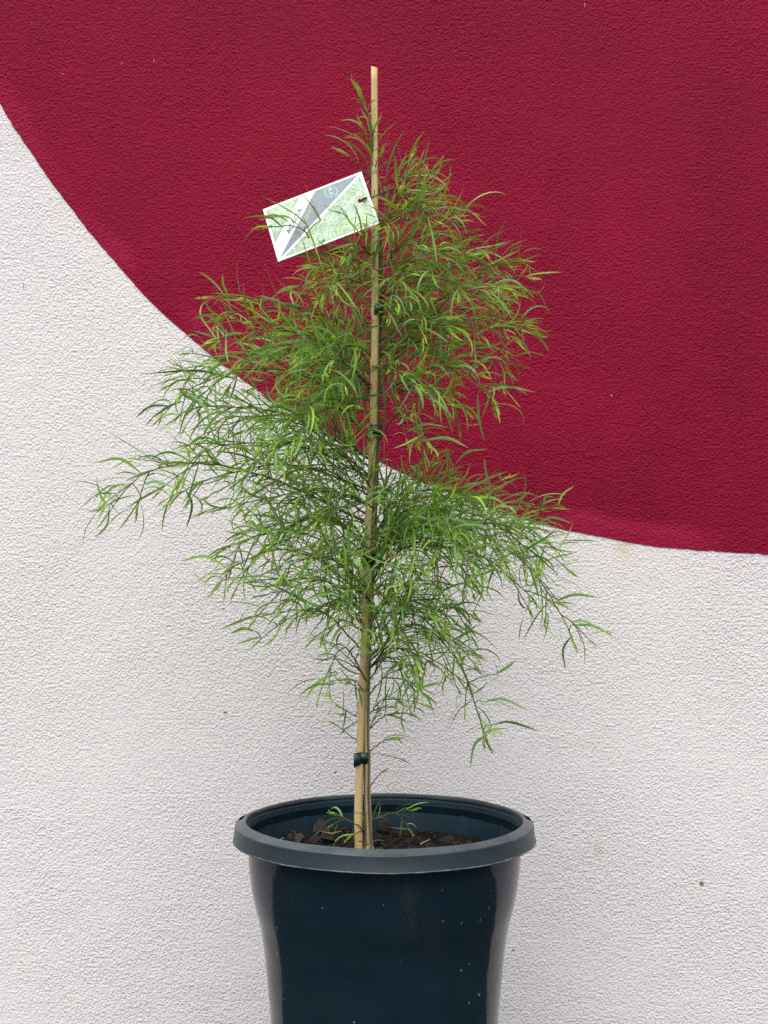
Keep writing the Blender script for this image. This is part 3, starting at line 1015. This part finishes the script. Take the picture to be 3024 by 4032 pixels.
# the stake stands clear of leaves through the middle of the crown
mid_ = LV[:, 0:3] + LV[:, 3:6] * LV[:, 9:10] * .5
md_ = CAM_D + mid_[:, 1]
mpx = mid_[:, 0] / md_ * FPX + 1512
mpy = (CAM_Z - mid_[:, 2]) / md_ * FPX + 2016
sxp = np.interp(-mpy, [-a[1] for a in sp_px], [a[0] for a in sp_px])
block = (np.abs(mpx - sxp) < 45) & (mpy > 1180) & (mpy < 1640) & (mid_[:, 1] < SY) & (rng.random(len(LV)) < .8)
for r_ in hero_pts:
    block[r_] = False
idx = np.cumsum(~block) - 1
hero_pts = {int(idx[r_]): v_ for r_, v_ in hero_pts.items()}
LV = LV[~block]
nl = len(LV)
NSEG = 8
S = np.linspace(0, 1, NSEG + 1)
base, d0, g0 = LV[:, 0:3], LV[:, 3:6], LV[:, 6:9]
Ln, Wd, Bd, Ro = LV[:, 9], LV[:, 10], LV[:, 11], LV[:, 12]
cA, cB = LV[:, 13:16], LV[:, 16:19]
pos = np.zeros((nl, NSEG + 1, 3))
pos[:, 0] = base
dirs = np.zeros((nl, NSEG + 1, 3))
wig = rng.normal(0, .13, nl)
for j in range(NSEG + 1):
    th = (Bd * S[j] ** 1.1 + wig * np.sin(S[j] * 5))[:, None]
    dirs[:, j] = np.cos(th) * d0 + np.sin(th) * g0
    if j:
        pos[:, j] = pos[:, j - 1] + (dirs[:, j] + dirs[:, j - 1]) * .5 * (Ln / NSEG)[:, None]
pos[:, :, 1] = np.minimum(pos[:, :, 1], WALL_Y - .012)
bvec = np.cross(d0, g0)
for r_, (hp_, w_) in hero_pts.items():
    pos[r_] = hp_
    gd = np.gradient(hp_, axis=0)
    dirs[r_] = gd / np.linalg.norm(gd, axis=1)[:, None]
    bvec[r_] = norm(np.cross(hp_[4] - hp_[0], hp_[8] - hp_[4]) + 1e-9)
    Ro[r_] = math.pi / 2 + rng.normal(0, .18)
    Wd[r_] = w_
prof_w = np.array([.30, .62, .86, .98, 1.0, .93, .76, .48, .05])
VA = np.zeros((nl, NSEG + 1, 3, 3))
for j in range(NSEG + 1):
    nrm = np.cross(bvec, dirs[:, j])
    ro = (Ro + .5 * (S[j] - .5) * np.sign(Ro))[:, None]
    sd = np.cos(ro) * bvec + np.sin(ro) * nrm
    up_ = np.cross(sd, dirs[:, j])
    hw = (Wd * .5 * prof_w[j])[:, None]
    VA[:, j, 0] = pos[:, j] - sd * hw
    VA[:, j, 1] = pos[:, j] + up_ * hw * .22
    VA[:, j, 2] = pos[:, j] + sd * hw
CA = np.ones((nl, NSEG + 1, 3, 4), np.float32)
for j in range(NSEG + 1):
    f = max(0, (S[j] - .55) / .45) ** 1.3
    CA[:, j, :, :3] = (cA * (1 - f) + cB * f)[:, None, :]
CA[:, :, 1, :3] *= 1.12
LF = []
for j in range(NSEG):
    for k in range(2):
        LF.append((j * 3 + k, j * 3 + k + 1, (j + 1) * 3 + k + 1, (j + 1) * 3 + k))

# which leaves show largest from the camera side: coarse visibility count
dd = CAM_D + pos[:, :, 1]
qx = (pos[:, :, 0] / dd * FPX + 1512) / 6
qy = ((CAM_Z - pos[:, :, 2]) / dd * FPX + 2016) / 6
ix = np.clip(qx.astype(int), 0, 503)
iy = np.clip(qy.astype(int), 0, 671)
zb = np.full((504, 672), 9.0)
np.minimum.at(zb, (ix, iy), pos[:, :, 1])
vis = (pos[:, :, 1] <= zb[ix, iy] + .004)[:, 1:]
seglen = np.hypot(np.diff(qx, axis=1), np.diff(qy, axis=1))
score = (vis * seglen).sum(1) * Wd
order = np.argsort(-score)
NV = (NSEG + 1) * 3
for li in order[:300]:
    o = mesh('leaf', VA[li].reshape(-1, 3), LF, ml.m, branch_objs[int(LV[li, 19])], colors=CA[li].reshape(-1, 4))
    o.matrix_parent_inverse = Matrix.Identity(4)
rest = order[300:]
nv = len(rest)
me = bpy.data.meshes.new('foliage')
vv = VA[rest].reshape(-1, 3).astype(np.float32)
ff = (np.array(LF)[None] + (np.arange(nv) * NV)[:, None, None]).reshape(-1, 4)
me.vertices.add(len(vv))
me.vertices.foreach_set('co', vv.ravel())
me.loops.add(ff.size)
me.loops.foreach_set('vertex_index', ff.ravel().astype(np.int32))
me.polygons.add(len(ff))
me.polygons.foreach_set('loop_start', np.arange(0, ff.size, 4, dtype=np.int32))
me.polygons.foreach_set('loop_total', np.full(len(ff), 4, np.int32))
me.polygons.foreach_set('use_smooth', [True] * len(ff))
me.update(calc_edges=True)
at_ = me.color_attributes.new('tint', 'FLOAT_COLOR', 'POINT')
at_.data.foreach_set('color', CA[rest].reshape(-1))
me.materials.append(ml.m)
fo = bpy.data.objects.new('foliage', me)
fo['kind'] = 'stuff'
COL.objects.link(fo)
fo.parent = tree
fo.matrix_parent_inverse = Matrix.Translation(-Vector(tree.location))
print('leaves', nl)

# ------------------------------------------------------------------ plastic ties round stake and trunk


def tie(px0, px1, py0, py1, label, tail=0, skew=0.0, yd=-.003):
    """flat tape looped round stake and trunk"""
    a, b = W(px0, py0, yd), W(px1, py1, yd)
    cx, cz = (a[0] + b[0]) / 2, (a[2] + b[2]) / 2
    rx, h = abs(b[0] - a[0]) / 2, abs(a[2] - b[2])
    ry = .0115
    V, F = [], []
    n = 40
    for s, off in ((0, 0.0), (1, -.0005)):
        for k in range(n):
            an = 2 * math.pi * k / n
            e = 2.6
            ca, sa = math.cos(an), math.sin(an)
            r = 1 / ((abs(ca) ** e + abs(sa) ** e) ** (1 / e))
            x = (rx + off) * r * ca
            y = (ry + off) * r * sa
            z = skew * x
            V.append((cx + x, .001 + y, cz + z - h / 2 + .0006 * math.sin(3 * an)))
            V.append((cx + x, .001 + y, cz + z + h / 2 + .0006 * math.sin(2 * an + 1)))
    m = 2 * n
    for k in range(n):
        q = (k + 1) % n
        F += [(2 * k, 2 * q, 2 * q + 1, 2 * k + 1), (m + 2 * k, m + 2 * k + 1, m + 2 * q + 1, m + 2 * q),
              (2 * k, m + 2 * k, m + 2 * q, 2 * q), (2 * k + 1, 2 * q + 1, m + 2 * q + 1, m + 2 * k + 1)]
    t = thing('plant_tie', (cx, .001, cz - h / 2), label, 'plant tie', 'dark green ties on the stake')
    mesh('loop', V, F, mt.m, t)
    if tail:
        # the free end sticking out past the stake
        x0 = cx - rx * .35 * tail
        V = []
        for (fx, fy, zl, zh) in ((0.0, -ry - .0007, -.52, .50), (-.45, -ry - .0022, -.62, .47), (-.80, -ry - .0030, -.75, .44), (-.95, -ry - .0026, -.82, .42)):
            for dy in (0, .0005):
                V.append((x0 + fx * rx * tail, .001 + fy + dy, cz + zl * h))
                V.append((x0 + fx * rx * tail, .001 + fy + dy, cz + zh * h))
        F = []
        for k in range(3):
            a_, b_ = 4 * k, 4 * k + 4
            F += [(a_, a_ + 1, b_ + 1, b_), (a_ + 2, b_ + 2, b_ + 3, a_ + 3), (a_ + 1, a_ + 3, b_ + 3, b_ + 1), (a_, b_, b_ + 2, a_ + 2)]
        F += [(0, 2, 3, 1), (12, 13, 15, 14)]
        mesh('loose_end', V, F, mt.m, t)
    return t


tie(1402, 1460, 2957, 3004, 'dark green tie lowest on the bare stem, just above the pot', tail=1.0)
tie(1424, 1482, 2178, 2222, 'dark green tie half hidden in the lower foliage, second from the bottom', tail=.8)
tie(1450, 1506, 1672, 1712, 'dark green tie in mid crown where the red paint meets white wall', tail=0)
tie(1462, 1512, 1195, 1243, 'uppermost dark green tie on the stake below the plant label', tail=0, skew=.1)

# ------------------------------------------------------------------ plant label
ctr = W(1262, 852, -.045)


def card_pt(cx, cy, lift=0.0):
    """pixel of the 2.765x enlargement of the label -> point on the tilted card plane"""
    px, py = 950 + cx / 2.765, 620 + cy / 2.765
    # plane through ctr, tilted back; solve along the view ray
    nrm = np.array((-.05, -math.cos(R(16)), math.sin(R(16))))
    nrm /= np.linalg.norm(nrm)
    o = np.array((0, -CAM_D, CAM_Z))
    d = W(px, py, 0) - o
    t = ((ctr - o) @ nrm) / (d @ nrm)
    return o + d * t + nrm * lift


CN = np.array((-.05, -math.cos(R(16)), math.sin(R(16))))
CN /= np.linalg.norm(CN)
lab = thing('plant_label', tuple(card_pt(1290, 472)), 'white printed plant label with green leaf pictures, hanging tilted beside the stake', 'plant label')
# card with a real hole
corners = [(235, 565), (400, 1135), (1500, 715), (1308, 152)]
hole = (1290, 472, 24)
ring = []
nh = 24
for k in range(nh):
    a = 2 * math.pi * k / nh
    ring.append((hole[0] + hole[2] * math.cos(a), hole[1] + hole[2] * math.sin(a)))
# outer boundary resampled to the same count, ordered by angle from the hole
ob = []


def ray_out(a):
    o = np.array(hole[:2])
    d = np.array((math.cos(a), math.sin(a)))
    best = None
    for i in range(4):
        p, q = np.array(corners[i], float), np.array(corners[(i + 1) % 4], float)
        m = np.array((d, p - q)).T
        try:
            t, u = np.linalg.solve(m, p - o)
        except np.linalg.LinAlgError:
            continue
        if t > 0 and -1e-6 <= u <= 1 + 1e-6 and (best is None or t < best):
            best = t
    return o + d * best


angs = [2 * math.pi * k / nh for k in range(nh)]
for cxy in corners:
    angs.append(math.atan2(cxy[1] - hole[1], cxy[0] - hole[0]) % (2 * math.pi))
angs = sorted(angs)
V = []
for lift in (0.0, -.0006):
    for a in angs:
        V.append(card_pt(hole[0] + hole[2] * math.cos(a), hole[1] + hole[2] * math.sin(a), lift))
        q = ray_out(a)
        V.append(card_pt(q[0], q[1], lift))
na_ = len(angs)
F = []
m = 2 * na_
for k in range(na_):
    q = (k + 1) % na_
    F += [(2 * k, 2 * q, 2 * q + 1, 2 * k + 1), (m + 2 * k, m + 2 * k + 1, m + 2 * q + 1, m + 2 * q),
          (2 * k, m + 2 * k, m + 2 * q, 2 * q), (2 * k + 1, 2 * q + 1, m + 2 * q + 1, m + 2 * k + 1)]
mesh('card', V, F, mcard.m, lab, smooth=False)


def flat(name, poly, mat, lift):
    V = [card_pt(x, y, lift) for x, y in poly]
    return mesh(name, V, [tuple(range(len(poly)))], mat.m, lab, smooth=False)


flat('leaf_picture', [(268, 580), (368, 925), (632, 437)], mpic, .00015)
flat('grey_band', [(805, 366), (418, 1102), (1274, 186)], mgrey, .00015)
# right hand picture, leaving the hole free
pr = [(1290, 205), (468, 1085), (1478, 702)]
h6 = [(hole[0] + 30 * math.cos(a), hole[1] + 30 * math.sin(a)) for a in np.linspace(0, 2 * math.pi, 16, endpoint=False)]
poly = []
V = [card_pt(x, y, .00015) for x, y in pr] + [card_pt(x, y, .00015) for x, y in h6]
# fan: split ring round the hole towards the three corners
F = []
ca = [math.atan2(p[1] - hole[1], p[0] - hole[0]) % (2 * math.pi) for p in pr]
for k in range(16):
    q = (k + 1) % 16
    am = (2 * math.pi * (k + .5) / 16)
    # corner nearest in angle
    dist = [abs((am - x + math.pi) % (2 * math.pi) - math.pi) for x in ca]
    F.append((3 + k, 3 + q, int(np.argmin(dist))))
owner = [f[2] for f in F]
for k in range(16):
    if owner[k] != owner[(k + 1) % 16]:
        F.append((3 + (k + 1) % 16, owner[(k + 1) % 16], owner[k]))
mesh('leaf_picture', V, F, mpic.m, lab, smooth=False)


def inside(p, tri):
    sg = []
    for i in range(3):
        a, b = tri[i], tri[(i + 1) % 3]
        sg.append((b[0] - a[0]) * (p[1] - a[1]) - (b[1] - a[1]) * (p[0] - a[0]) > 0)
    return all(sg) or not any(sg)


def printed(tri, n):
    V, F = [], []
    t = [np.array(p, float) for p in tri]
    for k in range(n):
        a, b = random.random(), random.random()
        if a + b > 1:
            a, b = 1 - a, 1 - b
        p = t[0] + a * (t[1] - t[0]) + b * (t[2] - t[0])
        an, cv = random.uniform(0, 6.28), random.uniform(-.22, .22)
        wd = random.uniform(2.2, 5.0)
        row = []
        for q in range(9):
            if not inside(p, tri) or math.hypot(p[0] - hole[0], p[1] - hole[1]) < 34:
                break
            row.append((p.copy(), an))
            p = p + 17 * np.array((math.cos(an), math.sin(an)))
            an += cv
        if len(row) < 3:
            continue
        b0 = len(V)
        for q, (p_, a_) in enumerate(row):
            w_ = wd * math.sin(math.pi * (q + .4) / (len(row) + .2))
            nx_, ny_ = -math.sin(a_) * w_, math.cos(a_) * w_
            lift = .00022 + .0000004 * k
            V += [card_pt(p_[0] + nx_, p_[1] + ny_, lift), card_pt(p_[0] - nx_, p_[1] - ny_, lift)]
        for q in range(len(row) - 1):
            F.append((b0 + 2 * q, b0 + 2 * q + 1, b0 + 2 * q + 3, b0 + 2 * q + 2))
    return mesh('printed_leaves', V, F, mpl.m, lab, smooth=False)


printed([(268, 580), (368, 925), (632, 437)], 110)
printed(pr, 330)


def text(s, x0, y0, x1, y1, hpx, mat, name='lettering', lift=.0004, bold=0.0):
    """lettering whose baseline runs from (x0,y0) to (x1,y1)"""
    cu = bpy.data.curves.new(name, 'FONT')
    cu.body = s
    cu.size = 1.0
    cu.offset = bold
    ob_ = bpy.data.objects.new('tmp', cu)
    COL.objects.link(ob_)
    dg = bpy.context.evaluated_depsgraph_get()
    me_ = bpy.data.meshes.new_from_object(ob_.evaluated_get(dg))
    bpy.data.objects.remove(ob_)
    co = np.array([v.co[:] for v in me_.vertices])
    fs = [tuple(p.vertices) for p in me_.polygons]
    bpy.data.meshes.remove(me_)
    mnx, mxx = co[:, 0].min(), co[:, 0].max()
    mxy = co[:, 1].max()
    u = (co[:, 0] - mnx) / (mxx - mnx)
    v_ = co[:, 1] / mxy
    bx, by = x1 - x0, y1 - y0
    L_ = math.hypot(bx, by)
    nx_, ny_ = by / L_, -bx / L_         # towards the tops of the letters
    V = [card_pt(x0 + bx * a + nx_ * hpx * b_, y0 + by * a + ny_ * hpx * b_, lift) for a, b_ in zip(u, v_)]
    return mesh(name, V, fs, mat.m, lab, smooth=False)


# second enlargement (1050,780 at 6.636x) -> label pixels


def e2(x, y):
    return ((1050 + x / 6.636 - 950) * 2.765, (780 + y / 6.636 - 620) * 2.765)


def e1(x, y):
    return ((1250 + x / 8.295 - 950) * 2.765, (700 + y / 8.295 - 620) * 2.765)


text('ACACIA', *e2(596, 945), *e2(935, 300), 46, mtxt)
text('COGNATA', *e2(968, 742), *e2(1262, 172), 38, mytx, bold=.012)
# round badge
bc = e1(443, 478)
br_ = 245 / 8.295 * 2.765


def disc(name, r0, r1, a0, a1, mat, lift, sq=0.86):
    V, F = [], []
    n = 40
    for k in range(n + 1):
        a = a0 + (a1 - a0) * k / n
        for r in (r0, r1):
            V.append(card_pt(bc[0] + br_ * r * math.cos(a), bc[1] + br_ * r * sq * math.sin(a), lift))
    for k in range(n):
        F.append((2 * k, 2 * k + 2, 2 * k + 3, 2 * k + 1))
    return mesh(name, V, F, mat.m, lab, smooth=False)


disc('badge_ring', .70, 1.0, R(-72), R(52), mteal, .0003)
disc('badge_ring', .70, 1.0, R(98), R(238), mteal, .0003)
for a, b in (((335, 335), (440, 655)), ((465, 285), (570, 605))):
    x0, y0 = e1(*a)
    x1, y1 = e1(*b)
    flat('badge_line', [(x0 - 3, y0), (x0 + 3, y0), (x1 + 3, y1), (x1 - 3, y1)], mblue, .0003)
text('TOP TEN', *e1(545, 620), *e1(440, 290), 32, mwtx, bold=.02)
for (x, y) in ((345, 555), (318, 480)):
    q = e1(x, y)
    flat('badge_mark', [(q[0] + 9 * math.cos(a) * (1 + .3 * math.sin(3 * a)), q[1] + 9 * math.sin(a) * (1 + .3 * math.cos(2 * a))) for a in np.linspace(0, 6.28, 14, endpoint=False)], mteal, .0003)

# black strap from the hole round the stake and back
hp = card_pt(1290 + 20, 472, .0)
hp_b = card_pt(1290 + 14, 474, -.004)
strap = [card_pt(1311, 470, -.0012), card_pt(1318, 468, .0010), card_pt(1345, 460, .003), W(1462, 778, -.030), W(1500, 764, -.024), W(1545, 748, -.016), W(1590, 763, -.012), W(1625, 778, -.012), W(1650, 810, -.014), W(1688, 850, -.016)]
V, F = tube(crom(strap, 50), [.0011] * 50, 8)
mesh('strap', V, F, mk.m, lab)
strap2 = [W(1540, 757, -.014), W(1585, 770, -.010), W(1612, 790, -.008), W(1632, 806, -.010), W(1655, 826, -.013)]
V, F = tube(crom(strap2, 24), [.0006] * 24, 6)
mesh('strap', V, F, mk.m, lab)
